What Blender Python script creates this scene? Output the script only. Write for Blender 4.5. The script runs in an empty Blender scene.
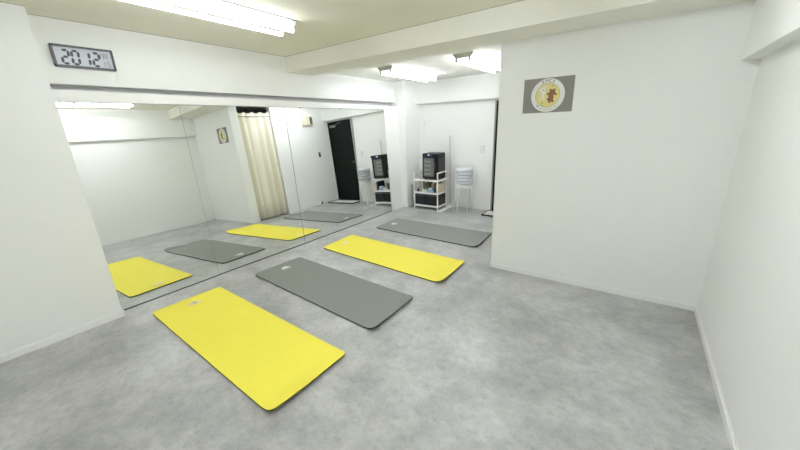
import bpy, bmesh, math, random
from mathutils import Vector, Matrix
random.seed(7)
sc = bpy.context.scene
COL = sc.collection
PI = math.pi

# ------------------------------------------------------------------ materials
def mat(name, color, rough=0.6, metal=0.0, spec=0.5, bump=0.0, bscale=200.0, var=0.0, vscale=4.0,
        emit=0.0, alpha=1.0, trans=0.0, sheen=0.0):
    m = bpy.data.materials.new(name); m.use_nodes = True
    nt = m.node_tree; b = nt.nodes['Principled BSDF']
    c = (*color, 1.0)
    b.inputs['Base Color'].default_value = c
    b.inputs['Roughness'].default_value = rough
    b.inputs['Metallic'].default_value = metal
    b.inputs['Specular IOR Level'].default_value = spec
    b.inputs['Alpha'].default_value = alpha
    b.inputs['Transmission Weight'].default_value = trans
    if sheen: b.inputs['Sheen Weight'].default_value = sheen
    if emit:
        b.inputs['Emission Color'].default_value = c
        b.inputs['Emission Strength'].default_value = emit
    tc = nt.nodes.new('ShaderNodeTexCoord')
    if var:
        n = nt.nodes.new('ShaderNodeTexNoise'); n.inputs['Scale'].default_value = vscale
        n.inputs['Detail'].default_value = 6
        nt.links.new(tc.outputs['Object'], n.inputs['Vector'])
        r = nt.nodes.new('ShaderNodeMapRange')
        r.inputs['To Min'].default_value = 1 - var; r.inputs['To Max'].default_value = 1 + var
        nt.links.new(n.outputs['Fac'], r.inputs['Value'])
        mx = nt.nodes.new('ShaderNodeVectorMath'); mx.operation = 'SCALE'
        mx.inputs[0].default_value = color
        nt.links.new(r.outputs['Result'], mx.inputs['Scale'])
        nt.links.new(mx.outputs['Vector'], b.inputs['Base Color'])
    if bump:
        n2 = nt.nodes.new('ShaderNodeTexNoise'); n2.inputs['Scale'].default_value = bscale
        n2.inputs['Detail'].default_value = 3
        nt.links.new(tc.outputs['Object'], n2.inputs['Vector'])
        bp = nt.nodes.new('ShaderNodeBump'); bp.inputs['Strength'].default_value = bump
        bp.inputs['Distance'].default_value = 0.002
        nt.links.new(n2.outputs['Fac'], bp.inputs['Height'])
        nt.links.new(bp.outputs['Normal'], b.inputs['Normal'])
    return m

M = {}
M['wall'] = mat('wallpaper_white', (0.85, 0.856, 0.843), 0.75, spec=0.25, bump=0.25, bscale=260, var=0.012, vscale=6)
M['ceil2'] = mat('alcove_ceiling_paper', (0.86, 0.86, 0.815), 0.85, spec=0.15, bump=0.3, bscale=180, var=0.015, vscale=5)
M['ceil'] = mat('ceiling_paper', (0.86, 0.845, 0.735), 0.85, spec=0.15, bump=0.3, bscale=180, var=0.015, vscale=5)
M['base'] = mat('baseboard_white', (0.84, 0.845, 0.83), 0.45, var=0.01)
M['trim'] = mat('trim_white', (0.86, 0.86, 0.84), 0.5, var=0.008)
M['dado'] = mat('trim_caulk_line', (0.42, 0.40, 0.35), 0.7)  # thin brown-grey caulk along the ceiling joints
M['mirror'] = mat('mirror_glass', (0.885, 0.905, 0.88), 0.0, metal=1.0, var=0.004, vscale=1)
M['mirror_edge'] = mat('mirror_edge', (0.07, 0.08, 0.08), 0.4)
M['yellow'] = mat('yellow_foam', (0.93, 0.83, 0.105), 0.7, spec=0.25, bump=0.35, bscale=420, var=0.03, vscale=9)
M['grey'] = mat('grey_foam', (0.258, 0.266, 0.250), 0.7, spec=0.3, bump=0.35, bscale=420, var=0.04, vscale=9)
M['yellow_under'] = mat('yellow_mat_edge_shade', (0.13, 0.115, 0.03), 0.8)  # dark olive: shade on the mat's side put into the colour
M['grey_under'] = mat('grey_mat_edge_shade', (0.03, 0.03, 0.028), 0.8)  # near black: shade along the grey mat's edge put into the colour
M['print'] = mat('pale_print', (0.93, 0.90, 0.72), 0.6)
M['print2'] = mat('white_print', (0.85, 0.86, 0.84), 0.6)
M['tube'] = mat('lamp_tube_glow', (0.925, 0.95, 1.0), 0.4, emit=21.0)
M['tube1'] = mat('lamp_tube_glow_dimmed', (0.925, 0.95, 1.0), 0.4, emit=15.0)  # same kind of tube, emission lowered to balance the light by the mirrors
M['tube3'] = mat('added_lamp_tube_glow', (0.925, 0.95, 1.0), 0.4, emit=40.0)  # tubes of the added unseen lamp behind the viewpoint
M['tube2'] = mat('lamp_tube_glow_raised', (0.925, 0.95, 1.0), 0.4, emit=36.0)  # same kind of tube, emission raised to lift the right side
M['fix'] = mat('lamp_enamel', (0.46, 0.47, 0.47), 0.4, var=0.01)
M['cap'] = mat('lamp_socket', (0.55, 0.55, 0.50), 0.5)
M['alu'] = mat('aluminium', (0.42, 0.42, 0.41), 0.35, metal=0.7, var=0.03)
M['black'] = mat('black_satin', (0.012, 0.012, 0.013), 0.35, var=0.1)
M['door'] = mat('door_black', (0.006, 0.009, 0.0085), 0.55, spec=0.15, var=0.15, vscale=2)
M['clockframe'] = mat('clock_frame', (0.025, 0.025, 0.032), 0.3)
M['clockbevel'] = mat('clock_bevel', (0.20, 0.21, 0.23), 0.3, metal=0.4)
M['lcd'] = mat('lcd_face', (0.27, 0.295, 0.32), 0.22, spec=0.6, var=0.01)
M['digit'] = mat('lcd_digit', (0.012, 0.014, 0.02), 0.4)
M['digit2'] = mat('lcd_small_digit', (0.10, 0.11, 0.13), 0.4)
M['postergrey'] = mat('poster_grey', (0.235, 0.222, 0.215), 0.6, var=0.03, vscale=60)
M['pwhite'] = mat('poster_white', (0.78, 0.78, 0.76), 0.6)
M['pyellow'] = mat('poster_yellow', (0.72, 0.64, 0.26), 0.6, var=0.08, vscale=60)
M['pbrown'] = mat('poster_brown', (0.24, 0.115, 0.055), 0.6, var=0.15, vscale=80)
M['pdark'] = mat('poster_dark', (0.05, 0.045, 0.06), 0.6)
M['polive'] = mat('poster_olive', (0.33, 0.31, 0.17), 0.6)
M['curtain'] = mat('curtain_cream', (0.83, 0.795, 0.67), 0.85, spec=0.1, bump=0.3, bscale=500, var=0.03, sheen=0.2)
M['rod'] = mat('curtain_rod', (0.25, 0.24, 0.22), 0.4, metal=0.5)
M['steel'] = mat('white_steel', (0.86, 0.86, 0.85), 0.35, var=0.01)
M['basket'] = mat('black_fabric_box', (0.018, 0.019, 0.022), 0.85, bump=0.4, bscale=300, var=0.2, vscale=40)
M['cab'] = mat('cabinet_black', (0.010, 0.010, 0.013), 0.45, spec=0.3, var=0.1)
M['cabside'] = mat('cabinet_side', (0.055, 0.055, 0.06), 0.5, var=0.2, vscale=30)
M['cabglass'] = mat('cabinet_window', (0.17, 0.18, 0.17), 0.12, spec=0.6, var=0.25, vscale=14)
M['towel'] = mat('rolled_towel', (0.25, 0.25, 0.235), 0.9, var=0.05)
M['bluel'] = mat('blue_badge', (0.06, 0.06, 0.35), 0.4)
M['whitep'] = mat('white_plastic', (0.82, 0.82, 0.80), 0.4, var=0.01)
M['pale'] = mat('pale_blue_plastic', (0.60, 0.63, 0.70), 0.6, var=0.03)
M['clear'] = mat('translucent_plastic', (0.80, 0.82, 0.78), 0.25, alpha=0.35)
M['green'] = mat('green_pouch', (0.13, 0.16, 0.09), 0.6, var=0.2, vscale=40)
M['amber'] = mat('amber_bottle', (0.20, 0.16, 0.09), 0.3, var=0.1)
M['navy'] = mat('navy_file', (0.02, 0.025, 0.09), 0.5)
M['sky'] = mat('light_blue_pack', (0.30, 0.42, 0.62), 0.5, var=0.15, vscale=40)
M['cream'] = mat('cream_box', (0.62, 0.54, 0.38), 0.6, var=0.1, vscale=30)
M['intercom'] = mat('cream_enamel', (0.74, 0.69, 0.54), 0.45, var=0.02)
M['tray'] = mat('pale_stone', (0.72, 0.71, 0.67), 0.5, var=0.05, vscale=10)
M['plate'] = mat('switch_plate', (0.70, 0.70, 0.68), 0.4)
M['beam'] = mat('beam_paper', (0.855, 0.848, 0.785), 0.85, spec=0.15, bump=0.3, bscale=180, var=0.015, vscale=5)
M['cord'] = mat('grey_cord', (0.32, 0.32, 0.31), 0.6)

def floor_mat():
    m = bpy.data.materials.new('grey_concrete_vinyl'); m.use_nodes = True
    nt = m.node_tree; b = nt.nodes['Principled BSDF']; L = nt.links.new
    tc = nt.nodes.new('ShaderNodeTexCoord')
    def noise(scale, detail, rough, sx=1, sy=1, off=0, dist=0.0, rot=0.0):
        mp = nt.nodes.new('ShaderNodeMapping'); mp.inputs['Scale'].default_value = (sx, sy, 1)
        mp.inputs['Location'].default_value = (off, off * .7, 0); mp.inputs['Rotation'].default_value = (0, 0, rot)
        L(tc.outputs['Object'], mp.inputs['Vector'])
        n = nt.nodes.new('ShaderNodeTexNoise'); n.inputs['Scale'].default_value = scale
        n.inputs['Detail'].default_value = detail; n.inputs['Roughness'].default_value = rough
        n.inputs['Distortion'].default_value = dist
        L(mp.outputs['Vector'], n.inputs['Vector']); return n.outputs['Fac']
    def ramp(x, a, bb, c0, c1):
        r = nt.nodes.new('ShaderNodeMapRange'); r.interpolation_type = 'SMOOTHSTEP'
        r.inputs['From Min'].default_value = a; r.inputs['From Max'].default_value = bb
        r.inputs['To Min'].default_value = c0; r.inputs['To Max'].default_value = c1
        L(x, r.inputs['Value']); return r.outputs['Result']
    def mul(a, c):
        q = nt.nodes.new('ShaderNodeMath'); q.operation = 'MULTIPLY'; L(a, q.inputs[0]); L(c, q.inputs[1]); return q.outputs[0]
    v = ramp(noise(1.15, 9, .66, 1, 1, 3, .3), .32, .68, .80, 1.16)
    v = mul(v, ramp(noise(4.2, 10, .78, 1, 1, 9, .2), .32, .70, .82, 1.14))
    v = mul(v, ramp(noise(17, 7, .75, 1, 1.3, 5, .3, .5), .42, .72, 1.03, .83))
    v = mul(v, ramp(noise(55, 4, .6, 1, 1.2, 1, .3, .4), .55, .75, 1.0, .90))
    mx = nt.nodes.new('ShaderNodeVectorMath'); mx.operation = 'SCALE'
    mx.inputs[0].default_value = (0.452, 0.455, 0.453)
    L(v, mx.inputs['Scale']); L(mx.outputs['Vector'], b.inputs['Base Color'])
    L(ramp(noise(6, 4, .6), .3, .7, .33, .42), b.inputs['Roughness'])
    b.inputs['Specular IOR Level'].default_value = 0.5; b.inputs['IOR'].default_value = 1.55
    bp = nt.nodes.new('ShaderNodeBump'); bp.inputs['Strength'].default_value = .12; bp.inputs['Distance'].default_value = .002
    L(noise(70, 4, .6), bp.inputs['Height']); L(bp.outputs['Normal'], b.inputs['Normal'])
    return m
M['floor'] = floor_mat()

# ------------------------------------------------------------------ mesh helpers
def box(bm, x0, y0, z0, x1, y1, z1, bev=0.0, seg=2, mi=0, rz=0.0, mtx=None):
    r = bmesh.ops.create_cube(bm, size=1.0)
    vs = r['verts']
    c = Vector(((x0 + x1) / 2, (y0 + y1) / 2, (z0 + z1) / 2))
    s = Vector((abs(x1 - x0), abs(y1 - y0), abs(z1 - z0)))
    for v in vs:
        p = Vector((v.co.x * s.x, v.co.y * s.y, v.co.z * s.z))
        if rz: p = Matrix.Rotation(rz, 3, 'Z') @ p
        v.co = p + c
        if mtx: v.co = mtx @ v.co
    fs = list({f for v in vs for f in v.link_faces})
    for f in fs: f.material_index = mi
    if bev:
        es = list({e for v in vs for e in v.link_edges})
        bmesh.ops.bevel(bm, geom=es, offset=bev, segments=seg, affect='EDGES', clamp_overlap=True)
    return bm
def tube(bm, pts, r, n=10, cap=True):
    pts = [Vector(p) for p in pts]; rings = []
    up = Vector((0.013, 0.021, 1)).normalized()
    rr = r if isinstance(r, (list, tuple)) else [r] * len(pts)
    prev = None
    for i, p in enumerate(pts):
        d = (pts[min(i + 1, len(pts) - 1)] - pts[max(i - 1, 0)]).normalized()
        if prev is None:
            a = d.cross(up)
            if a.length < .05: a = d.cross(Vector((1, 0, 0)))
        else: a = prev - d * prev.dot(d)
        a.normalize(); prev = a; b = d.cross(a)
        rings.append([bm.verts.new(p + (a * math.cos(2 * PI * k / n) + b * math.sin(2 * PI * k / n)) * rr[i]) for k in range(n)])
    for A, B in zip(rings, rings[1:]):
        for k in range(n):
            f = bm.faces.new((A[k], A[(k + 1) % n], B[(k + 1) % n], B[k])); f.smooth = True
    if cap:
        bm.faces.new(rings[0][::-1]); bm.faces.new(rings[-1])
    return bm
def lathe(bm, prof, c=(0, 0, 0), n=24):
    rings = []
    for r, z in prof:
        rings.append([bm.verts.new((c[0] + r * math.cos(2 * PI * k / n), c[1] + r * math.sin(2 * PI * k / n), c[2] + z)) for k in range(n)])
    for A, B in zip(rings, rings[1:]):
        for k in range(n):
            f = bm.faces.new((A[k], A[(k + 1) % n], B[(k + 1) % n], B[k])); f.smooth = True
    bm.faces.new(rings[0][::-1]); bm.faces.new(rings[-1])
    return bm
def prism(bm, poly, z0, z1):
    """outline in x,y extruded in z"""
    a = [bm.verts.new((p[0], p[1], z0)) for p in poly]; b = [bm.verts.new((p[0], p[1], z1)) for p in poly]
    n = len(poly)
    bm.faces.new(a[::-1]); bm.faces.new(b)
    for k in range(n): bm.faces.new((a[k], a[(k + 1) % n], b[(k + 1) % n], b[k]))
    return bm
def prism_y(bm, prof, y0, y1):
    a = [bm.verts.new((x, y0, z)) for x, z in prof]; b = [bm.verts.new((x, y1, z)) for x, z in prof]; n = len(prof)
    bm.faces.new(a); bm.faces.new(b[::-1])
    for k in range(n): bm.faces.new((a[k], b[k], b[(k + 1) % n], a[(k + 1) % n]))
def hexa(bm, P):
    """eight corners: bottom four then top four"""
    v = [bm.verts.new(p) for p in P]
    for f in ((0, 3, 2, 1), (4, 5, 6, 7), (0, 1, 5, 4), (1, 2, 6, 5), (2, 3, 7, 6), (3, 0, 4, 7)): bm.faces.new([v[i] for i in f])
    return bm
def NB(): return bmesh.new()
def obj(name, bm, mats, parent=None, loc=None):
    bmesh.ops.recalc_face_normals(bm, faces=bm.faces)
    me = bpy.data.meshes.new(name); bm.to_mesh(me); bm.free()
    o = bpy.data.objects.new(name, me)
    for m in (mats if isinstance(mats, (list, tuple)) else [mats]): me.materials.append(m)
    COL.objects.link(o)
    if parent: o.parent = parent
    if loc: o.location = loc
    return o
def thing(name, label, cat, loc=(0, 0, 0), rz=0.0, group=None):
    o = bpy.data.objects.new(name, None); COL.objects.link(o)
    o.empty_display_size = .1
    o.location = loc; o.rotation_euler = (0, 0, rz)
    o['label'] = label; o['category'] = cat
    if group: o['group'] = group
    return o
def tag(o, label, cat, group=None):
    o['label'] = label; o['category'] = cat
    if group: o['group'] = group
    return o
def struct(name, bm, m, label=None, parent=None):
    o = obj(name, bm, m, parent)
    if not parent: o['kind'] = 'structure'
    if label: o['label'] = label
    return o
def copy_tree(o, parent=None):
    c = o.copy(); COL.objects.link(c)
    if parent: c.parent = parent
    for ch in list(o.children): copy_tree(ch, c)
    return c

# ------------------------------------------------------------------ dimensions
H, H2 = 2.48, 2.357           # main and alcove ceilings
XB = -0.12                    # face of the beam above the mirrors
YF = -2.0                     # wall behind the camera
YN, YP = 3.42, 3.846          # crossing beam / partition face
XP, XW, XWB = 2.544, 4.322, 4.226
YB, YBB = 6.25, 6.13
ZB, ZL, ZM = 2.294, 2.001, 1.863
XCOL, YCOL = 0.105, 5.76
YPIL, XPIL = 1.118, 0.083

# ------------------------------------------------------------------ the setting
bm = NB(); box(bm, -0.45, YF - .1, -.1, XW + .1, YB + .4, 0)
struct('floor', bm, M['floor'], 'grey mottled concrete-look vinyl floor')
bm = NB(); box(bm, -0.45, YF - .1, H, XW + .1, YN + .02, H + .1)
struct('ceiling', bm, M['ceil'], 'off-white papered ceiling of the main room')
bm = NB(); box(bm, -0.45, YN + .02, H2, XW + .1, YB + .4, H2 + .2)
struct('ceiling.001', bm, M['ceil2'], 'white ceiling of the far alcove')
bm = NB(); box(bm, XB, YN, ZB, XW, YP, H + .05)
struct('trim_1', bm, M['beam'], 'beige boxed beam crossing the ceiling')
bm = NB(); box(bm, -0.45, YPIL - .02, ZL, XB, YB, H + .05)
struct('trim_2', bm, M['wall'], 'white boxed beam above the mirrors')
bm = NB(); box(bm, XWB, YF, 1.932, XW, YP, H + .05)
struct('trim_3', bm, M['wall'], 'white boxed beam along the right wall')
bm = NB(); box(bm, XCOL, YBB, 1.964, XP, YB, H2 + .05)
struct('trim_4', bm, M['wall'], 'shallow beam above the back wall')
bm = NB(); box(bm, -0.45, YF, 0, XPIL, YPIL, H + .02)
struct('wall_pillar', bm, M['wall'], 'white projecting wall at the left, beside the mirrors')
bm = NB(); box(bm, -0.45, YPIL, 0, -0.26, YB, ZL)
struct('wall_left', bm, M['wall'], 'white wall behind the mirrors')
bm = NB(); prism(bm, [(-.3, YCOL), (XCOL - .03, YCOL), (XCOL - .008, YCOL + .008), (XCOL, YCOL + .03), (XCOL, YB + .1), (-.3, YB + .1)], 0, H2 + .02)
struct('wall_column', bm, M['wall'], 'white column in the far left corner')
bm = NB(); box(bm, XCOL, YB, 0, 1.66, YB + .1, H2 + .02); box(bm, 1.66, YB, 1.93, 2.50, YB + .1, H2 + .02); box(bm, 2.50, YB, 0, XW + .1, YB + .1, H2 + .02)
struct('wall_back', bm, M['wall'], 'white back wall of the alcove')
bm = NB(); box(bm, XP, YP, 0, XW, YP + .16, H2 + .02)
struct('wall_partition', bm, M['wall'], 'broad white partition wall carrying the poster')
YO1, YO2 = YP + .16, 4.715
bm = NB(); box(bm, XP, YO2, 0, XP + .12, YB, H2 + .02); box(bm, XP, YO1, 2.30, XP + .12, YO2, H2 + .02)
struct('wall_entry', bm, M['wall'], 'white side wall between the curtain and the entrance door')
bm = NB(); box(bm, XW, YF, 0, XW + .1, YB, H + .02)
struct('wall_right', bm, M['wall'], 'white right wall')
bm = NB(); box(bm, -0.45, YF - .1, 0, XW + .1, YF, H + .02)
struct('wall_front', bm, M['wall'], 'white wall behind the viewpoint')
def line(name, b, label):
    bm = NB(); box(bm, *b); return struct(name, bm, M['dado'], label)
line('trim_7', (XB, YPIL, H - .005, XB + .004, YN, H), 'thin joint line between the ceiling and the beam over the mirrors')
line('trim_8', (XB + .004, YN - .004, H - .005, XWB, YN, H), 'thin joint line between the ceiling and the crossing beam')
line('trim_9', (XPIL, YF, H - .004, XPIL + .003, YPIL, H), 'thin joint line above the projecting left wall')
line('trim_10', (XB, YP, H2 - .004, XB + .003, YCOL, H2), 'thin joint line between the alcove ceiling and the mirror beam')
line('trim_11', (XCOL, YBB - .004, H2 - .004, XP, YBB, H2), 'thin joint line above the shallow back beam')
# baseboards: 60 mm high, 8 mm proud, with a rounded top
def baseboard(name, x0, y0, x1, y1, nx, ny, label):
    bm = NB(); t = .009
    for t, za, zb in ((.012, 0, .050), (.006, .050, .062)):
        if nx: box(bm, min(x0, x0 + nx * t), y0, za, max(x0, x0 + nx * t), y1, zb, .0015, 1)
        else: box(bm, x0, min(y0, y0 + ny * t), za, x1, max(y0, y0 + ny * t), zb, .0015, 1)
    return struct(name, bm, M['base'], label)
baseboard('baseboard_left', XPIL, YF, XPIL, YPIL + .009, 1, 0, 'white baseboard of the projecting left wall')
baseboard('baseboard_pillar', -.02, YPIL, XPIL, YPIL, 0, 1, 'short white baseboard turning in to the mirror')
baseboard('baseboard_partition', XP - .009, YP, XW, YP, 0, -1, 'white baseboard below the poster wall')
baseboard('baseboard_partition_end', XP, YP, XP, YO1, -1, 0, 'white baseboard on the partition end')
baseboard('baseboard_right', XW, YF, XW, YP - .009, -1, 0, 'white baseboard of the right wall')
baseboard('baseboard_entry', XP, YO2, XP, YB - .009, -1, 0, 'white baseboard of the entrance side wall')
baseboard('baseboard_back', XCOL + .009, YB, 1.65, YB, 0, -1, 'white baseboard of the back wall')
baseboard('baseboard_column', XCOL, YCOL, XCOL, YB, 1, 0, 'white baseboard of the column')

# mirror plane:  x = A + B*(y-3.275) + Cc*z, one set per panel
PL = [(0.00435, 0.01862, -0.04867), (-0.00206, 0.02126, -0.04717), (-0.00297, 0.01559, -0.04482), (-0.00989, 0.0117, -0.0491)]
SE = [YPIL - .05, 2.046, 3.275, 4.521, 5.36]
def mx_(k, y, z): a, b, c = PL[k]; return a + b * (y - 3.275) + c * z
names_ = ['tall frameless wall mirror beside the projecting left wall', 'second wall mirror, showing the cream curtain',
          'third wall mirror, showing the black entrance door', 'narrowest wall mirror, next to the white column']
for k in range(4):
    y0, y1 = SE[k] + .0015, SE[k + 1] - .0015
    def pt(y, z, d): return Vector((mx_(k, y, z) - d, y, z))
    org = Vector((mx_(k, (y0 + y1) / 2, 0), (y0 + y1) / 2, 0))
    t = thing('wall_mirror', names_[k] , 'mirror', org, group='mirror panels along the left wall')
    bm = NB(); z0, z1 = .006, ZM
    hexa(bm, [pt(y0, z0, .006) - org, pt(y1, z0, .006) - org, pt(y1, z0, .0005) - org, pt(y0, z0, .0005) - org,
              pt(y0, z1, .006) - org, pt(y1, z1, .006) - org, pt(y1, z1, .0005) - org, pt(y0, z1, .0005) - org])
    obj('backing', bm, M['mirror_edge'], t)
    bm = NB()
    vs = [bm.verts.new(pt(*q) - org) for q in ((y0 + .001, z0 + .003, 0), (y1 - .001, z0 + .003, 0), (y1 - .001, z1 - .001, 0), (y0 + .001, z1 - .001, 0))]
    bm.faces.new(vs)
    o = obj('mirror_glass', bm, M['mirror'], t)
    # make the reflective side face the room
    o.data.update()
    if o.data.polygons[0].normal.x < 0: o.data.flip_normals()
    # dark channel the pane stands in
    bm = NB()
    hexa(bm, [pt(y0, 0, .006) - org, pt(y1, 0, .006) - org, pt(y1, 0, -.007) - org, pt(y0, 0, -.007) - org,
              pt(y0, .0085, .006) - org, pt(y1, .0085, .006) - org, pt(y1, .0085, -.007) - org, pt(y0, .0085, -.007) - org])
    obj('bottom_channel', bm, M['mirror_edge'], t)
    # small steel clips at the top edge
    for fy in (.2, .8):
        yc = y0 + (y1 - y0) * fy
        bm = NB(); x = mx_(k, yc, z1); box(bm, x - .004 - org.x, yc - .012 - org.y, z1 - .010, x + .003 - org.x, yc + .012 - org.y, z1 + .004, .001)
        obj('clip', bm, M['alu'], t)
# white facing above the mirrors and at their far end
def xm(y, z): return 0.0 + .0168 * (y - 3.275) - .0474 * z
ys = [YPIL - .02, 1.9, 3.3, 4.5, 5.36]; zt = [1.957, 1.955, 1.945, 1.932, 1.915]
bm = NB()
ring = []
for y, z in zip(ys, zt):
    x0 = max(mx_(k, y, ZM) for k in range(4)) + .004
    ring.append([bm.verts.new(q) for q in ((x0, y, ZM + .003), (x0, y, z), (x0 - .08, y, z), (x0 - .08, y, ZM + .003))])
for A, B in zip(ring, ring[1:]):
    for k in range(4): bm.faces.new((A[k], A[(k + 1) % 4], B[(k + 1) % 4], B[k]))
bm.faces.new(ring[0]); bm.faces.new(ring[-1][::-1])
struct('trim_5', bm, M['trim'], 'white strip along the top of the mirrors')
bm = NB()
ya = 5.362
hexa(bm, [(-.14, ya, 0), (-.14, YCOL, 0), (mx_(3, ya, 0) + .006, YCOL, 0), (mx_(3, ya, 0) + .006, ya, 0),
          (-.14, ya, 1.925), (-.14, YCOL, 1.925), (mx_(3, ya, 1.9) + .006, YCOL, 1.925), (mx_(3, ya, 1.9) + .006, ya, 1.925)])
struct('trim_6', bm, M['trim'], 'white upright board between the last mirror and the column')

# entrance door in the back wall
d = thing('door_1', 'black entrance door in a grey metal frame', 'door', (2.08, YB, 0))
d['kind'] = 'structure'; del d['category']
bm = NB()
box(bm, -.42, -.055, 0, -.395, .09, 1.93, .003); obj('door_post', bm, M['alu'], d)
bm = NB(); box(bm, -.395, -.03, 0, -.38, .09, 1.915, .002); box(bm, .385, -.03, 0, .42, .09, 1.93, .003); box(bm, -.395, -.03, 1.895, .42, .09, 1.93, .003)
obj('door_frame', bm, M['door'], d)
bm = NB(); box(bm, -.384, .0, .012, .384, .04, 1.894, .003)
box(bm, -.30, -.004, 1.05, .30, .0, 1.75, .002); box(bm, -.30, -.004, .15, .30, .0, .9, .002)
lf = obj('door_leaf', bm, M['door'], d)
bm = NB(); lathe(bm, [(.022, 0), (.024, .004), (.012, .02), (.012, .035), (.026, .045), (.027, .06), (.015, .068)], n=16)
for v in bm.verts: v.co = Vector((v.co.x - .33, -v.co.z, v.co.y + .95))
obj('door_handle', bm, M['cabside'], lf)
bm = NB(); box(bm, .17, -.03, 1.80, .36, -.002, 1.85, .004); tube(bm, [(.2, -.02, 1.845), (.05, -.035, 1.875), (-.05, -.02, 1.885)], .006, 8)
obj('door_closer', bm, M['cord'], lf)

# entrance tray on the floor
t = thing('entrance_tray', 'pale square floor tray with black rim in front of the entrance door', 'tray', (2.07, 6.02, 0))
bm = NB(); box(bm, -.43, -.155, 0, .43, .155, .018, .003); obj('tray_panel', bm, M['tray'], t)
bm = NB()
for a in ((-.445, -.168, .445, -.155), (-.445, .155, .445, .168), (-.445, -.155, -.43, .155), (.43, -.155, .445, .155)): box(bm, a[0], a[1], 0, a[2], a[3], .026, .003)
obj('rim', bm, M['black'], t)

# curtain in the closet opening
CX = XP + .045
t = thing('curtain', 'floor-length cream curtain hanging across the closet opening', 'curtain', (CX, (YO1 + YO2) / 2, 0))
bm = NB(); W_ = YO2 - YO1 - .01; n = 110; zs = [.02, .35, .8, 1.3, 1.7, 1.95, 2.06, 2.10, 2.13, 2.17, 2.185]
grid = []
for i in range(n + 1):
    u = i / n; col = []
    for z in zs:
        h = z / 2.18
        ph = 2 * PI * (4.3 * u + .12 * math.sin(5 * u)) + .25 * math.sin(3 * h)
        amp = .050 * (0.62 + .5 * (1 - h)) * (0.6 + .4 * math.sin(9 * u + 1))
        if z > 2.12: amp *= .8
        x = amp * math.sin(ph) + .006 * math.sin(17 * u + 4 * h)
        y = -W_ / 2 + u * W_ + .01 * math.cos(ph) * (1 - u) * u * 4
        zz = z + (.014 * math.sin(ph + 1.2) if z > 2.15 else 0)
        col.append(bm.verts.new((x, y, zz)))
    grid.append(col)
for A, B in zip(grid, grid[1:]):
    for j in range(len(zs) - 1):
        f = bm.faces.new((A[j], B[j], B[j + 1], A[j + 1])); f.smooth = True
cl = obj('curtain_cloth', bm, M['curtain'], t)
md = cl.modifiers.new('thick', 'SOLIDIFY'); md.thickness = .002
bm = NB(); tube(bm, [(-.022, -W_ / 2 - .003, 2.105), (-.022, W_ / 2 + .003, 2.105)], .008, 10)
obj('curtain_rod', bm, M['rod'], t)

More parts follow.
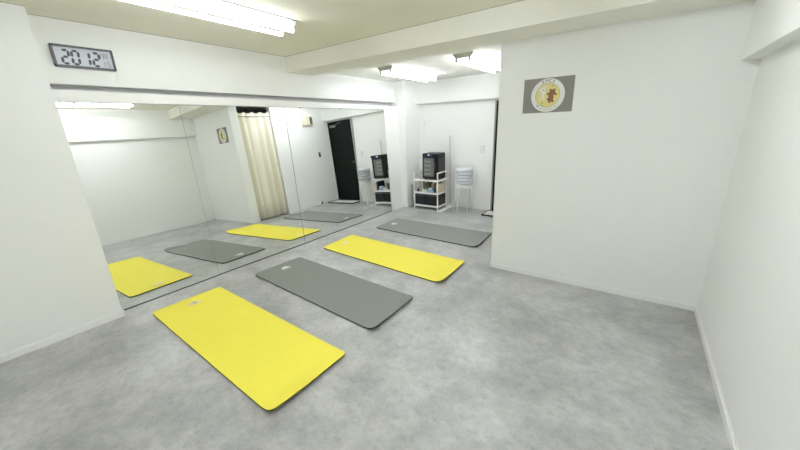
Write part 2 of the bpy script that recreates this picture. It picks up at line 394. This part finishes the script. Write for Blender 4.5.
# ------------------------------------------------------------------ yoga mats
def make_mat(corners, name, label, m_top, m_under, pr, curlD, group):
    """corners: A,B at the mirror end, C,D at the room end"""
    A, B, C_, D = [Vector((c[0], c[1], 0)) for c in corners]
    C_ = C_ + Vector((.010, -.008, 0)); D = D + Vector((.020, -.022, 0))
    ctr = (A + B + C_ + D) / 4
    ax = ((C_ + D) / 2 - (A + B) / 2); ang = math.atan2(ax.y, ax.x)
    t = thing(name, label, 'yoga mat', ctr, ang, group)
    R_ = Matrix.Rotation(-ang, 3, 'Z')
    P = [R_ @ (q - ctr) for q in (A, B, C_, D)]   # A(-,-) B(-,+) C(+,+) D(+,-)
    nu, nv = 60, 26; T = .012; rc = .045
    L = ((P[2] - P[1]).length + (P[3] - P[0]).length) / 2; Wd = ((P[1] - P[0]).length + (P[2] - P[3]).length) / 2
    def us(n, l):  # finer near ends
        return [0.5 - .5 * math.cos(PI * i / n) * (1) for i in range(n + 1)]
    U = us(nu, L); V = us(nv, Wd)
    def pos(u, v):
        # round the corners by squeezing x and y towards the corner arc
        x, y = u * L, v * Wd
        dx = min(x, L - x); dy = min(y, Wd - y)
        if dy < rc:
            lim = rc - math.sqrt(max(0, rc * rc - (rc - dy) ** 2))
            # remap x into [lim, L-lim] near the ends only
            k = 3 * rc
            if dx < k: ndx = lim + dx * (k - lim) / k
            else: ndx = dx
            x = ndx if x < L / 2 else L - ndx
        u2, v2 = x / L, v
        q = P[0] * (1 - u2) * (1 - v2) + P[1] * (1 - u2) * v2 + P[2] * u2 * v2 + P[3] * u2 * (1 - v2)
        # slow curl of the outer end and slight waviness
        e = max(0, (u2 - .93) / .07)
        z = .034 * e * e * (.35 + .65 * (1 - v2) ** 2) * curlD
        z += .004 * e * abs(math.sin(5 * v2 + curlD))
        e2 = max(0, (.05 - u2) / .05); z += .003 * e2 * e2
        ev = max(0, (.06 - v2) / .06); z += .0025 * ev * (0.5 + .5 * math.sin(14 * u2 + curlD))
        return q + Vector((0, 0, z + .0008))
    bmt = NB(); top = []; mid = []; bot = []
    for u in U:
        top.append([]); mid.append([]); bot.append([])
        for v in V:
            q = pos(u, v)
            top[-1].append(bmt.verts.new(q + Vector((0, 0, T)))); 
    def grid(bm_, g, flip=False):
        for i in range(len(g) - 1):
            for j in range(len(g[0]) - 1):
                f = bm_.faces.new((g[i][j], g[i + 1][j], g[i + 1][j + 1], g[i][j + 1])); f.smooth = True
    grid(bmt, top)
    # edge loop
    def loop(g): return [g[i][0] for i in range(nu + 1)] + [g[nu][j] for j in range(1, nv + 1)] + [g[i][nv] for i in range(nu - 1, -1, -1)] + [g[0][j] for j in range(nv - 1, 0, -1)]
    lt = loop(top)
    side = [bmt.verts.new(v.co + Vector((v.co.x, v.co.y, 0)).normalized() * .001 - Vector((0, 0, .002))) for v in lt]
    n_ = len(lt)
    for k in range(n_):
        f = bmt.faces.new((lt[k], lt[(k + 1) % n_], side[(k + 1) % n_], side[k])); f.smooth = True
    low = [bmt.verts.new(v.co - Vector((0, 0, .001))) for v in side]
    for k in range(n_):
        f = bmt.faces.new((side[k], side[(k + 1) % n_], low[(k + 1) % n_], low[k])); f.smooth = True
    obj('top_layer', bmt, m_top, t)
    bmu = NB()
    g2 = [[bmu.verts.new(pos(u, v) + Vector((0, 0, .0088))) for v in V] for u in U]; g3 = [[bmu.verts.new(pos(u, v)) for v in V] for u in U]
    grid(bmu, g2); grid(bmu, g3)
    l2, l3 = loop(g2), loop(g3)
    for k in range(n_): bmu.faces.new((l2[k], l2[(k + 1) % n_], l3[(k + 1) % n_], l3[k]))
    obj('shaded_bottom_layer', bmu, m_under, t)  # lower part of the mat, coloured dark for the shade at its edge
    # printed emblem near the mirror end: a leaf spray over a short wordless bar
    bmp = NB()
    cx, cy = -L / 2 + .135, .0
    zz = T + .0032
    def flat(poly):
        vs = [bmp.verts.new((cx + p[0] * 1.3, cy + p[1] * 1.3, zz)) for p in poly]; bmp.faces.new(vs)
    for a in (-1.15, -.55, 0, .55, 1.15):
        rr = .040; c, s = math.cos(a + PI), math.sin(a + PI)
        pl = []
        for k in range(12):
            tt = 2 * PI * k / 12
            px, py = .024 + .022 * math.cos(tt), .008 * math.sin(tt)
            pl.append((px * c - py * s + .02, px * s + py * c))
        flat(pl)
    for k in range(5):
        y = -.036 + k * .018
        flat([(.030, y - .006), (.030, y + .006), (.044, y + .006), (.044, y - .006)])
    obj('printed_emblem', bmp, pr, t)
    return t
mats = [
    ([(0.277, 1.272), (0.304, 1.888), (2.206, 1.852), (2.213, 1.235)], 'yellow', 'bright yellow yoga mat nearest the camera, in front of the first mirror', 1.2),
    ([(0.342, 2.262), (0.378, 2.878), (2.178, 2.796), (2.188, 2.176)], 'grey', 'dark grey yoga mat lying between the two yellow mats', .9),
    ([(0.372, 3.262), (0.352, 3.882), (2.240, 3.820), (2.262, 3.185)], 'yellow', 'bright yellow yoga mat lying between the two grey mats', 1.0),
    ([(0.432, 4.345), (0.430, 4.962), (2.135, 4.985), (2.175, 4.33)], 'grey', 'farthest dark grey yoga mat, nearest the shelf rack and stools', .8)]
for c, kind, lab, curl in mats:
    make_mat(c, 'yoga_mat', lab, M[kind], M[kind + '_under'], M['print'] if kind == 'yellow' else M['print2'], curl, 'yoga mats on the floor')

# ------------------------------------------------------------------ ceiling lamps
def make_lamp(label, loc, tm='tube'):
    t = thing('fluorescent_lamp', label, 'ceiling lamp', loc, 0, 'twin-tube fluorescent ceiling lamps')
    Ln = 1.25; h = Ln / 2
    bm = NB()
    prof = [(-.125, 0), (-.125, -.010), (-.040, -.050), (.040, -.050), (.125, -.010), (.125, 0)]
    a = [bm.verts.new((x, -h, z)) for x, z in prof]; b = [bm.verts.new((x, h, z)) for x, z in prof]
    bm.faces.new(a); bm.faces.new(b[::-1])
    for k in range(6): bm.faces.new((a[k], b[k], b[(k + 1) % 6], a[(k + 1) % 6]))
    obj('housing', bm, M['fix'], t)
    for s in (-1, 1):
        bm = NB(); prism_y(bm, [(-.125, 0), (-.125, -.012), (-.09, -.05), (.09, -.05), (.125, -.012), (.125, 0)], s * h - .012, s * h + .012)
        for q in (-1, 1): box(bm, q * .080 - .013, s * h - .012, -.092, q * .080 + .013, s * h + .012, -.045, .005)
        obj('socket', bm, M['cap'], t)
    for q in (-1, 1):
        bm = NB(); tube(bm, [(q * .080, -h + .014, -.077), (q * .080, h - .014, -.077)], .0145, 12)
        obj('tube', bm, M[tm], t)
    return t
make_lamp('large twin-tube lamp on the main ceiling close above the mirrors', (1.06, 1.95, H), 'tube1')
make_lamp('twin-tube lamp on the main ceiling near the right wall, seen only in the mirror', (3.31, 1.97, H), 'tube2')
make_lamp('added unseen twin-tube lamp on the main ceiling behind the viewpoint, right side', (3.35, -.55, H), 'tube3')  # unseen lamp, added to brighten the partition and right wall
make_lamp('alcove ceiling lamp nearer the column', (0.77, 4.98, H2))
make_lamp('alcove ceiling lamp nearer the partition', (1.935, 4.94, H2))

# ------------------------------------------------------------------ clock
t = thing('digital_clock', 'wide digital wall clock with black frame on the beam over the mirrors', 'clock', (XB, 1.411, 2.209))
w, h = .194, .082
bm = NB()
for a in ((-w, h - .014, w, h), (-w, -h, w, -h + .016), (-w, -h, -w + .016, h), (w - .015, -h, w, h)):
    box(bm, 0, a[0], a[1], .030, a[2], a[3], .004)
obj('frame', bm, M['clockframe'], t)
bm = NB(); box(bm, 0, -w + .006, -h + .006, .016, w - .006, h - .006); obj('bezel', bm, M['clockbevel'], t)
bm = NB(); box(bm, .010, -w + .016, -h + .016, .019, w - .016, h - .016); face = obj('lcd_screen', bm, M['lcd'], t)
SEG = {'0': 'abcdef', '1': 'bc', '2': 'abged', '5': 'afgcd'}
def digit(bm, ch, y, z, w_, h_, th, slant=.10):
    def sh(p): return (0.0198, y + p[0] + slant * p[1], z + p[1])
    e = th * .14
    S = {'a': ((e, h_), (w_ - e, h_)), 'd': ((e, 0), (w_ - e, 0)), 'g': ((e, h_ / 2), (w_ - e, h_ / 2)),
         'f': ((0, h_ / 2 + e), (0, h_ - e)), 'b': ((w_, h_ / 2 + e), (w_, h_ - e)), 'e': ((0, e), (0, h_ / 2 - e)), 'c': ((w_, e), (w_, h_ / 2 - e))}
    for s in SEG[ch]:
        (x0, z0), (x1, z1) = S[s]; k = th / 2
        if z0 == z1: P = [(x0, z0), (x0 + k, z0 + k), (x1 - k, z0 + k), (x1, z0), (x1 - k, z0 - k), (x0 + k, z0 - k)]
        else: P = [(x0, z0), (x0 - k, z0 + k), (x0 - k, z1 - k), (x0, z1), (x0 + k, z1 - k), (x0 + k, z0 + k)]
        vs = [bm.verts.new(sh(p)) for p in P]; bm.faces.new(vs)
for ch, y in (('2', -.140), ('0', -.080), ('1', -.014), ('2', .050)):
    bm = NB(); digit(bm, ch, y, -.054, .040, .098, .0175, .06); o_ = obj('time_digit', bm, M['digit'], face)
for ch, y, z, a_, b_ in (('1', .106, -.055, .014, .040), ('5', .138, -.055, .020, .040), ('1', .096, .014, .010, .034)):
    bm = NB(); digit(bm, ch, y, z, a_, b_, .0065); obj('date_digit', bm, M['digit2'], face)
bm = NB()
# the month sign beside the small 1
def bar(bm, y0, z0, y1, z1): 
    vs = [bm.verts.new((.0198, a, b)) for a, b in ((y0, z0), (y1, z0), (y1, z1), (y0, z1))]; bm.faces.new(vs)
for a in ((.122, .006, .127, .046), (.146, .006, .151, .046), (.122, .041, .151, .046), (.124, .029, .149, .033), (.124, .017, .149, .021)): bar(bm, *a)
obj('month_sign', bm, M['digit2'], face)

# ------------------------------------------------------------------ poster on the partition
pc = ((2.7815 + 3.2055) / 2, YP, (1.948 + 1.652) / 2); pw, ph = .212, .148
t = thing('poster', 'grey poster with a round white and yellow emblem on the partition', 'poster', pc)
bm = NB(); box(bm, -pw, -.003, -ph, pw, 0, ph); obj('paper', bm, M['postergrey'], t)
def disc(name, m, cx, cz, rx, rz, y, par, n=40, rot=0, ring=None):
    bm = NB()
    def P(k, s=1.0):
        a = 2 * PI * k / n; x, z = rx * s * math.cos(a), rz * s * math.sin(a)
        return (cx + x * math.cos(rot) - z * math.sin(rot), y, cz + x * math.sin(rot) + z * math.cos(rot))
    if ring:
        A = [bm.verts.new(P(k)) for k in range(n)]; B = [bm.verts.new(P(k, ring)) for k in range(n)]
        for k in range(n): bm.faces.new((A[k], A[(k + 1) % n], B[(k + 1) % n], B[k]))
    else: bm.faces.new([bm.verts.new(P(k)) for k in range(n)])
    o = obj(name, bm, m, par)
    if o.data.polygons[0].normal.y > 0: o.data.flip_normals()
    return o
R1 = .143
e = disc('emblem_plate', M['pwhite'], 0, 0, R1, R1, -.0036, t)
disc('emblem_centre', M['pyellow'], 0, 0, .104, .104, -.0040, e)
disc('emblem_ring', M['polive'], 0, 0, .104, .104, -.0043, e, ring=.965)
def blobs(name, m, L_, y):
    bm = NB()
    for i, (cx, cz, rx, rz, rot) in enumerate(L_):
        vs = []
        for k in range(18):
            a = 2 * PI * k / 18; x, z = rx * math.cos(a), rz * math.sin(a)
            vs.append(bm.verts.new((cx + x * math.cos(rot) - z * math.sin(rot), y - i * .00003, cz + x * math.sin(rot) + z * math.cos(rot))))
        bm.faces.new(vs)
    return obj(name, bm, m, e)
blobs('white_figure', M['pwhite'], [(-.040, .048, .018, .021, 0), (-.040, .012, .012, .026, 0), (-.056, .030, .022, .006, .6), (-.026, .020, .018, .006, -.5),
                                  (-.048, -.022, .008, .020, -.3), (-.030, -.022, .008, .020, .3), (-.030, .072, .006, .014, -.4), (-.066, .052, .014, .006, .2)], -.0047)
blobs('brown_figure', M['pbrown'], [(.038, .022, .026, .026, 0), (.030, -.016, .022, .034, .2), (.006, .012, .018, .010, .5), (.064, .008, .018, .009, -.5),
                                  (.008, -.034, .013, .011, 0), (.044, -.050, .016, .010, -.6), (.020, -.052, .012, .016, .2), (.022, .044, .009, .009, 0), (.056, .044, .009, .009, 0)], -.0047)
for dd in [(-.038, .050, .004, .006, 0), (.034, .078, .005, .004, 0), (-.044, -.066, .005, .005, 0), (-.078, -.088, .006, .006, 0),
           (.030, .030, .004, .004, 0), (.046, .030, .004, .004, 0)]: blobs('dark_dot', M['pdark'], [dd], -.0052)
# lettering along the top of the plate
def letters(txt, r, size, a0, step, m, name, flip=False):
    for k, ch in enumerate(txt):
        a = a0 - k * step
        cu = bpy.data.curves.new(name, 'FONT'); cu.body = ch; cu.size = size; cu.align_x = 'CENTER'; cu.align_y = 'CENTER'; cu.offset = .0
        cu.materials.append(m)
        tmp = bpy.data.objects.new('tmp', cu); me = bpy.data.meshes.new_from_object(tmp); bpy.data.objects.remove(tmp)
        o = bpy.data.objects.new(name, me); COL.objects.link(o); o.parent = e
        o.location = (r * math.cos(a), -.0046, r * math.sin(a)); o.rotation_euler = (PI / 2, 0, 0)
        o.rotation_euler = (Matrix.Rotation(-(a - PI / 2 + (PI if flip else 0)), 3, 'Y') @ Matrix.Rotation(PI / 2, 3, 'X')).to_euler()
letters('EMCE', .122, .036, PI / 2 + .38, .25, M['pdark'], 'letter')
bm = NB()
for k in range(26):
    a = -PI / 2 - .85 + k * .068
    if k % 5 == 4: continue
    c, s = math.cos(a), math.sin(a); r = .122
    P = [(-.0028, -.0030), (.0028, -.0030), (.0028, .0030), (-.0028, .0030)]
    bm.faces.new([bm.verts.new((r * c - p[0] * s + p[1] * c, -.0046, r * s + p[0] * c + p[1] * s)) for p in P])
obj('small_print', bm, M['polive'], e)

# ------------------------------------------------------------------ shelf rack and what stands on it
SX0, SX1, SY0, SY1 = .262, .800, 5.760, 6.130
rk = thing('shelf_rack', 'white steel three-tier shelf rack holding a black towel cabinet', 'shelf rack', ((SX0 + SX1) / 2, (SY0 + SY1) / 2, 0))
hx, hy = (SX1 - SX0) / 2, (SY1 - SY0) / 2
for sx in (-1, 1):
    for sy in (-1, 1):
        bm = NB(); box(bm, sx * hx - sx * .022, sy * hy - sy * .022, 0, sx * hx, sy * hy, .725, .004)
        obj('post', bm, M['steel'], rk)
    bm = NB(); box(bm, sx * hx - sx * .020, -hy + .022, .703, sx * hx - sx * .002, hy - .022, .725, .004)
    obj('side_rail', bm, M['steel'], rk)
for z in (.085, .332, .577):
    bm = NB()
    box(bm, -hx + .004, -hy + .004, z - .004, hx - .004, hy - .004, z)
    box(bm, -hx + .02, -hy, z - .026, hx - .02, -hy + .014, z + .006, .003); box(bm, -hx + .02, hy - .014, z - .026, hx - .02, hy, z + .006, .003)
    box(bm, -hx, -hy + .02, z - .026, -hx + .014, hy - .02, z + .006, .003); box(bm, hx - .014, -hy + .02, z - .026, hx, hy - .02, z + .006, .003)
    obj('shelf', bm, M['steel'], rk)
# towel cabinet
tc_ = thing('towel_cabinet', 'black hot towel cabinet with glass door on top of the white rack', 'towel cabinet', (.617, 5.945, .5835))
cw, cd, ch_ = .160, .155, .485
bm = NB(); box(bm, -cw, -cd + .02, .012, cw, cd, ch_, .008); 
for sx in (-1, 1):
    for sy in (-1, 1): box(bm, sx * .12 - .015, sy * .11 - .015, 0, sx * .12 + .015, sy * .11 + .015, .014)
obj('body', bm, M['cab'], tc_)
bm = NB()
for k in range(14): box(bm, cw, -.10 + k * .0165, .10, cw + .002, -.092 + k * .0165, .40)
obj('side_vent', bm, M['cabside'], tc_)
dr = NB(); box(dr, -cw, -cd, .015, cw - .03, -cd + .02, ch_ - .05, .004); dro = obj('cabinet_door', dr, M['cab'], tc_)
bm = NB(); box(bm, -cw + .03, -cd - .003, .06, cw - .075, -cd, ch_ - .085, .003); gl = obj('window', bm, M['cabglass'], dro)
for r_ in range(4):
    for c_ in range(3):
        bm = NB(); tube(bm, [(-cw + .065 + c_ * .046, -cd - .0035, .105 + r_ * .078), (-cw + .065 + c_ * .046, -cd - .0055, .105 + r_ * .078)], .021, 14)
        obj('rolled_towel', bm, M['towel'], dro)
bm = NB(); box(bm, cw - .055, -cd - .02, .17, cw - .042, -cd - .004, .33, .003); obj('door_handle', bm, M['cabside'], dro)
bm = NB(); box(bm, -cw, -cd + .002, ch_ - .048, cw, -cd + .02, ch_ - .004, .003); pn = obj('control_panel', bm, M['cab'], tc_)
bm = NB(); box(bm, -.045, -cd, ch_ - .042, -.01, -cd + .002, ch_ - .012, .001); obj('white_badge', bm, M['whitep'], pn)
bm = NB(); box(bm, -.008, -cd, ch_ - .040, .055, -cd + .002, ch_ - .014, .001); obj('blue_badge', bm, M['bluel'], pn)
# translucent cup beside the cabinet
t = thing('plastic_container', 'clear plastic container at the left end of the rack top', 'container', (.365, 5.93, .5835))
bm = NB(); box(bm, -.055, -.07, 0, .055, .07, .13, .008); obj('body', bm, M['clear'], t)
bm = NB(); box(bm, -.058, -.073, .13, .058, .073, .142, .004); obj('lid', bm, M['whitep'], t)
# middle shelf
ZS = .3325
def bottle(label, x, y, r, hgt, m, capm, group=None):
    t = thing('bottle', label, 'bottle', (x, y, ZS), 0, group)
    bm = NB(); lathe(bm, [(r * .9, 0), (r, .005), (r, hgt * .68), (r * .45, hgt * .8), (r * .42, hgt * .86)], n=16); obj('body', bm, m, t)
    bm = NB(); lathe(bm, [(r * .5, hgt * .86), (r * .5, hgt)], n=14); obj('cap', bm, capm, t)
    return t
bottle('small white bottle at the front of the middle shelf, left one', .455, 5.80, .020, .075, M['whitep'], M['whitep'], 'small white bottles on the rack')
bottle('small white bottle at the front of the middle shelf, beside the blue pack', .512, 5.80, .017, .070, M['whitep'], M['whitep'], 'small white bottles on the rack')
bottle('tall amber bottle on the middle shelf behind the green pouch', .400, 6.00, .032, .170, M['amber'], M['whitep'])
bottle('short black bottle by the left post of the middle shelf', .325, 5.83, .022, .060, M['black'], M['black'])
t = NB(); box(t, -.07, -.03, 0, .07, .03, .13, .018, 3); tag(obj('pouch', t, M['green'], None, (.47, 5.93, ZS + .001)), 'dark green soft pouch on the middle shelf of the rack', 'pouch')
t = NB(); box(t, -.10, -.02, 0, .10, .02, .19, .004); tag(obj('carton', t, M['amber'], None, (.40, 6.075, ZS + .001)), 'brown carton at the back of the middle shelf', 'carton')
t = NB(); box(t, -.05, -.025, 0, .05, .025, .14, .012, 3); tag(obj('pouch', t, M['cream'], None, (.585, 5.99, ZS + .001)), 'tan soft pouch behind the blue pack on the rack', 'pouch')
t = thing('tissue_pack', 'light blue and white pack on the middle shelf of the rack', 'pack', (.610, 5.845, ZS + .001))
bm = NB(); box(bm, -.062, -.05, 0, .062, .05, .065, .012, 3); obj('pack', bm, M['sky'], t)
bm = NB(); box(bm, -.045, -.052, .062, .045, .04, .085, .01, 2); obj('white_top', bm, M['whitep'], t)
t = NB(); box(t, -.016, -.12, 0, .016, .12, .185, .003); tag(obj('file_box', t, M['navy'], None, (.710, 5.93, ZS + .001)), 'upright navy file standing beside the blue pack', 'file')
t = NB(); box(t, -.022, -.13, 0, .022, .13, .165, .003); tag(obj('box', t, M['cream'], None, (.752, 5.95, ZS + .001)), 'cream and tan box at the right end of the middle shelf', 'box')
# fabric boxes on the lowest shelf
def fbox(label, x):
    t = thing('storage_box', label, 'storage box', (x, 5.945, .0865), 0, 'black boxes on the lowest rack shelf')
    bm = NB(); a, b, hh, th = .119, .162, .205, .006
    box(bm, -a, -b, 0, a, b, th); box(bm, -a, -b, th, a, -b + th, hh, .002); box(bm, -a, b - th, th, a, b, hh, .002)
    box(bm, -a, -b + th, th, -a + th, b - th, hh, .002); box(bm, a - th, -b + th, th, a, b - th, hh, .002)
    obj('box_body', bm, M['basket'], t)
    bm = NB(); box(bm, -a, -b - .002, hh - .03, a, -b - .0002, hh - .004); obj('rim_band', bm, M['cabside'], t)
    return t
fbox('left black fabric storage box on the lowest rack shelf', .403); fbox('right black fabric storage box on the lowest rack shelf', .658)

# white board on the floor to the right of the rack
t = NB(); box(t, -.045, -.25, 0, .045, .25, .022, .006); tag(obj('floor_board', t, M['whitep'], None, (.865, 5.94, 0)), 'narrow white board lying on the floor right of the rack', 'board')

# ------------------------------------------------------------------ stools
def make_stool(label, loc, rz):
    t = thing('stool', label, 'stool', loc, rz, 'stacked white-legged stools')
    zs = .450
    bm = NB(); lathe(bm, [(.135, 0), (.150, .004), (.157, .014), (.155, .026), (.142, .035), (.02, .038)], (0, 0, zs), 36); obj('seat', bm, M['steel'], t)
    bm = NB(); lathe(bm, [(.148, -.010), (.150, -.008), (.150, -.001), (.148, 0)], (0, 0, zs), 36); obj('seat_ring', bm, M['steel'], t)
    for k in range(4):
        a = PI / 4 + k * PI / 2; c, s = math.cos(a), math.sin(a)
        bm = NB(); tube(bm, [(.135 * c, .135 * s, zs - .008), (.158 * c, .158 * s, zs - .022), (.166 * c, .166 * s, zs - .06), (.190 * c, .190 * s, .006)], .0105, 8)
        lg = obj('leg', bm, M['steel'], t)
        bm = NB(); lathe(bm, [(.012, 0), (.012, .016)], (.190 * c, .190 * s, 0), 10); obj('foot_cap', bm, M['whitep'], lg)
    return t
SXc, SYc = 1.222, 5.985
st0 = make_stool('lower white stool of the nested pair beside the rack, its feet on the floor', (SXc, SYc, 0), .03)
st = copy_tree(st0); st['label'] = 'upper white stool of the nested pair, carrying the pale cushions'
st.location = (SXc, SYc, .040); st.rotation_euler = (0, 0, .62)
# pale round seat cushions piled on the upper stool
def make_cushion(label, loc, rz):
    t = thing('seat_cushion', label, 'cushion', loc, rz, 'pale cushions piled on the white stools')
    bm = NB(); lathe(bm, [(.10, 0), (.146, .004), (.158, .014), (.161, .027), (.158, .041), (.146, .051), (.10, .0545), (.02, .0545)], n=36); obj('pad', bm, M['pale'], t)
    bm = NB(); tube(bm, [(.160 * math.cos(2 * PI * k / 36), .160 * math.sin(2 * PI * k / 36), .009) for k in range(37)], .0035, 6, cap=False); obj('piping', bm, M['whitep'], t)
    return t
labs = ['lowest pale grey-blue cushion of the pile, lying on the stool seat', 'second pale grey-blue cushion from the bottom of the pile', 'middle pale grey-blue cushion of the pile on the stools',
        'second pale grey-blue cushion from the top of the pile', 'topmost pale grey-blue cushion of the pile on the stools']
cu0 = make_cushion(labs[0], (SXc, SYc, .5295), 0)
for k in range(1, 5):
    c = copy_tree(cu0); c['label'] = labs[k]; c.location = (SXc + (0, .006, -.005, .004, -.004)[k], SYc + (0, -.004, .004, .003, -.003)[k], .5295 + .0552 * k)

# ------------------------------------------------------------------ small things on the walls
t = thing('mop', 'thin grey-handled mop leaning in the corner behind the rack', 'mop', (.86, 6.16, 0))
bm = NB(); tube(bm, [(0, 0, .05), (-.055, .066, 1.36)], .0055, 8); obj('handle', bm, M['cord'], t)
bm = NB(); box(bm, -.09, -.03, 0, .09, .03, .05, .008); obj('mop_head', bm, M['whitep'], t)
t = thing('pole', 'white pole leaning on the back wall right of the mop', 'pole', (.905, 6.155, 0))
bm = NB(); tube(bm, [(0, 0, 0), (-.045, .075, 1.36)], .009, 8); obj('shaft', bm, M['steel'], t)
bm = NB(); lathe(bm, [(.011, 0), (.012, .03)], (-.045, .075, 1.352), 10); obj('end_cap', bm, M['whitep'], t)
def plate(name, label, cat, loc, axis, w_, h_, mplate, toggles=1):
    t = thing(name, label, cat, loc)
    def B(a0, z0, a1, z1, d0, d1, bv=.002):
        bm = NB()
        if axis == 'y': box(bm, a0, -d1, z0, a1, -d0, z1, bv)
        elif axis == 'x': box(bm, d0, a0, z0, d1, a1, z1, bv)
        else: box(bm, -d1, a0, z0, -d0, a1, z1, bv)
        return bm
    obj('plate', B(-w_ / 2, -h_ / 2, w_ / 2, h_ / 2, 0, .008), mplate, t)
    for k in range(toggles):
        z = (-h_ * .22 + k * h_ * .44) if toggles > 1 else 0
        obj('toggle' if name == 'light_switch' else 'outlet', B(-w_ * .25, z - h_ * .13, w_ * .25, z + h_ * .13, .008, .012, .001), M['base'] if name == 'light_switch' else M['cord'], t)
    return t
plate('light_switch', 'white light switch on the back wall left of the entrance door', 'switch', (1.45, YB, 1.122), 'y', .076, .13, M['plate'], 2)
plate('wall_socket', 'white wall socket on the column side behind the rack', 'socket', (XCOL, 5.94, .42), 'x', .07, .11, M['whitep'], 1)
# power cord from the socket down
bm = NB(); tube(bm, [(.125, 5.94, .42), (.150, 5.935, .40), (.142, 5.93, .33), (.150, 5.93, .2), (.142, 5.93, .1), (.16, 5.935, .012), (.24, 5.99, .008), (.33, 6.04, .008)], .0045, 8)
tag(obj('power_cord', bm, M['black']), 'black power cord hanging from the socket on the column', 'cord')
t = thing('wall_hook', 'small white hook high on the back wall above the cabinet', 'hook', (.253, YB, 1.62))
bm = NB(); lathe(bm, [(.022, 0), (.022, .010), (.010, .016)], n=16)
for v in bm.verts: v.co = Vector((v.co.x, -v.co.z, v.co.y))
obj('hook_plate', bm, M['whitep'], t)
bm = NB(); tube(bm, [(0, -.012, 0), (0, -.035, -.004), (0, -.045, .012)], .004, 8); obj('peg', bm, M['alu'], t)
bm = NB(); tube(bm, [(.240, YB - .006, 1.595), (.236, YB - .006, 1.2), (.240, YB - .006, .72)], .0028, 6)
tag(obj('thin_cord', bm, M['whitep']), 'thin white cord running down the back wall below the hook', 'cord')

t = thing('chime_box', 'cream wall box with dark display high beside the entrance door', 'control box', (XP, 5.63, 1.985))
bm = NB(); box(bm, -.075, -.135, -.105, 0, .135, .105, .008); obj('housing', bm, M['intercom'], t)
bm = NB(); box(bm, -.079, .055, -.075, -.0752, .118, .075, .001); dp = obj('display', bm, M['black'], t)
for k in range(3):
    bm = NB(); box(bm, -.081, .070, -.055 + k * .045, -.0792, .103, -.035 + k * .045); obj('button', bm, M['alu'], dp)
t = thing('remote_control', 'small black remote control mounted on the entrance side wall', 'remote control', (XP, 5.865, 1.20))
bm = NB(); box(bm, -.022, -.025, -.06, 0, .025, .06, .005); obj('remote_body', bm, M['black'], t)
bm = NB(); box(bm, -.024, -.015, .015, -.0222, .015, .045); obj('remote_display', bm, M['alu'], t)
t = thing('wall_sensor', 'small round white sensor on the wall right of the curtain', 'sensor', (XP, 4.917, 2.03))
bm = NB(); lathe(bm, [(.026, 0), (.026, .012), (.016, .024), (.004, .026)], n=20)
for v in bm.verts: v.co = Vector((-v.co.z, v.co.x, v.co.y))
obj('sensor_body', bm, M['whitep'], t)
bm = NB(); lathe(bm, [(.006, .026), (.004, .030)], n=12)
for v in bm.verts: v.co = Vector((-v.co.z, v.co.x, v.co.y))
obj('lens', bm, M['cord'], t)
t = thing('bin', 'little white box with dark slot by the wall near the entrance tray', 'box', (2.47, 5.62, 0))
bm = NB(); box(bm, -.035, -.05, 0, .035, .05, .11, .006); obj('bin_body', bm, M['whitep'], t)
bm = NB(); box(bm, -.037, -.015, .03, -.0352, .02, .09); obj('slot', bm, M['black'], t)

# ------------------------------------------------------------------ world, camera, view
w = bpy.data.worlds.new('World'); sc.world = w; w.use_nodes = True
w.node_tree.nodes['Background'].inputs['Color'].default_value = (.8, .85, .9, 1)
w.node_tree.nodes['Background'].inputs['Strength'].default_value = .2
R_ = Vector((0.8166722786672148, 0.5760238096074389, -0.03525563815664177))
U_ = Vector((-0.1407996724022165, 0.25812202629332237, 0.9557972963937793))
F_ = Vector((-0.5596622566404916, 0.7756091736870848, -0.2919050670757704))
cam = bpy.data.cameras.new('camera'); co = bpy.data.objects.new('camera', cam); COL.objects.link(co)
cam.sensor_width = 36; cam.sensor_fit = 'HORIZONTAL'; cam.lens = 36 * 326.987 / 800; cam.clip_start = .02
mw = Matrix((( R_.x, U_.x, -F_.x, 3.7277), (R_.y, U_.y, -F_.y, .46097), (R_.z, U_.z, -F_.z, 1.58795), (0, 0, 0, 1)))
co.matrix_world = mw
sc.camera = co
sc.view_settings.view_transform = 'Standard'; sc.view_settings.look = 'None'
sc.view_settings.gamma = 1; sc.view_settings.exposure = 0.60; sc.view_settings.use_curve_mapping = False
cy = sc.cycles
cy.max_bounces = 16; cy.diffuse_bounces = 10; cy.glossy_bounces = 8; cy.transmission_bounces = 6
cy.caustics_reflective = True; cy.blur_glossy = 0.5; cy.sample_clamp_indirect = 6.0
cy.use_denoising = True
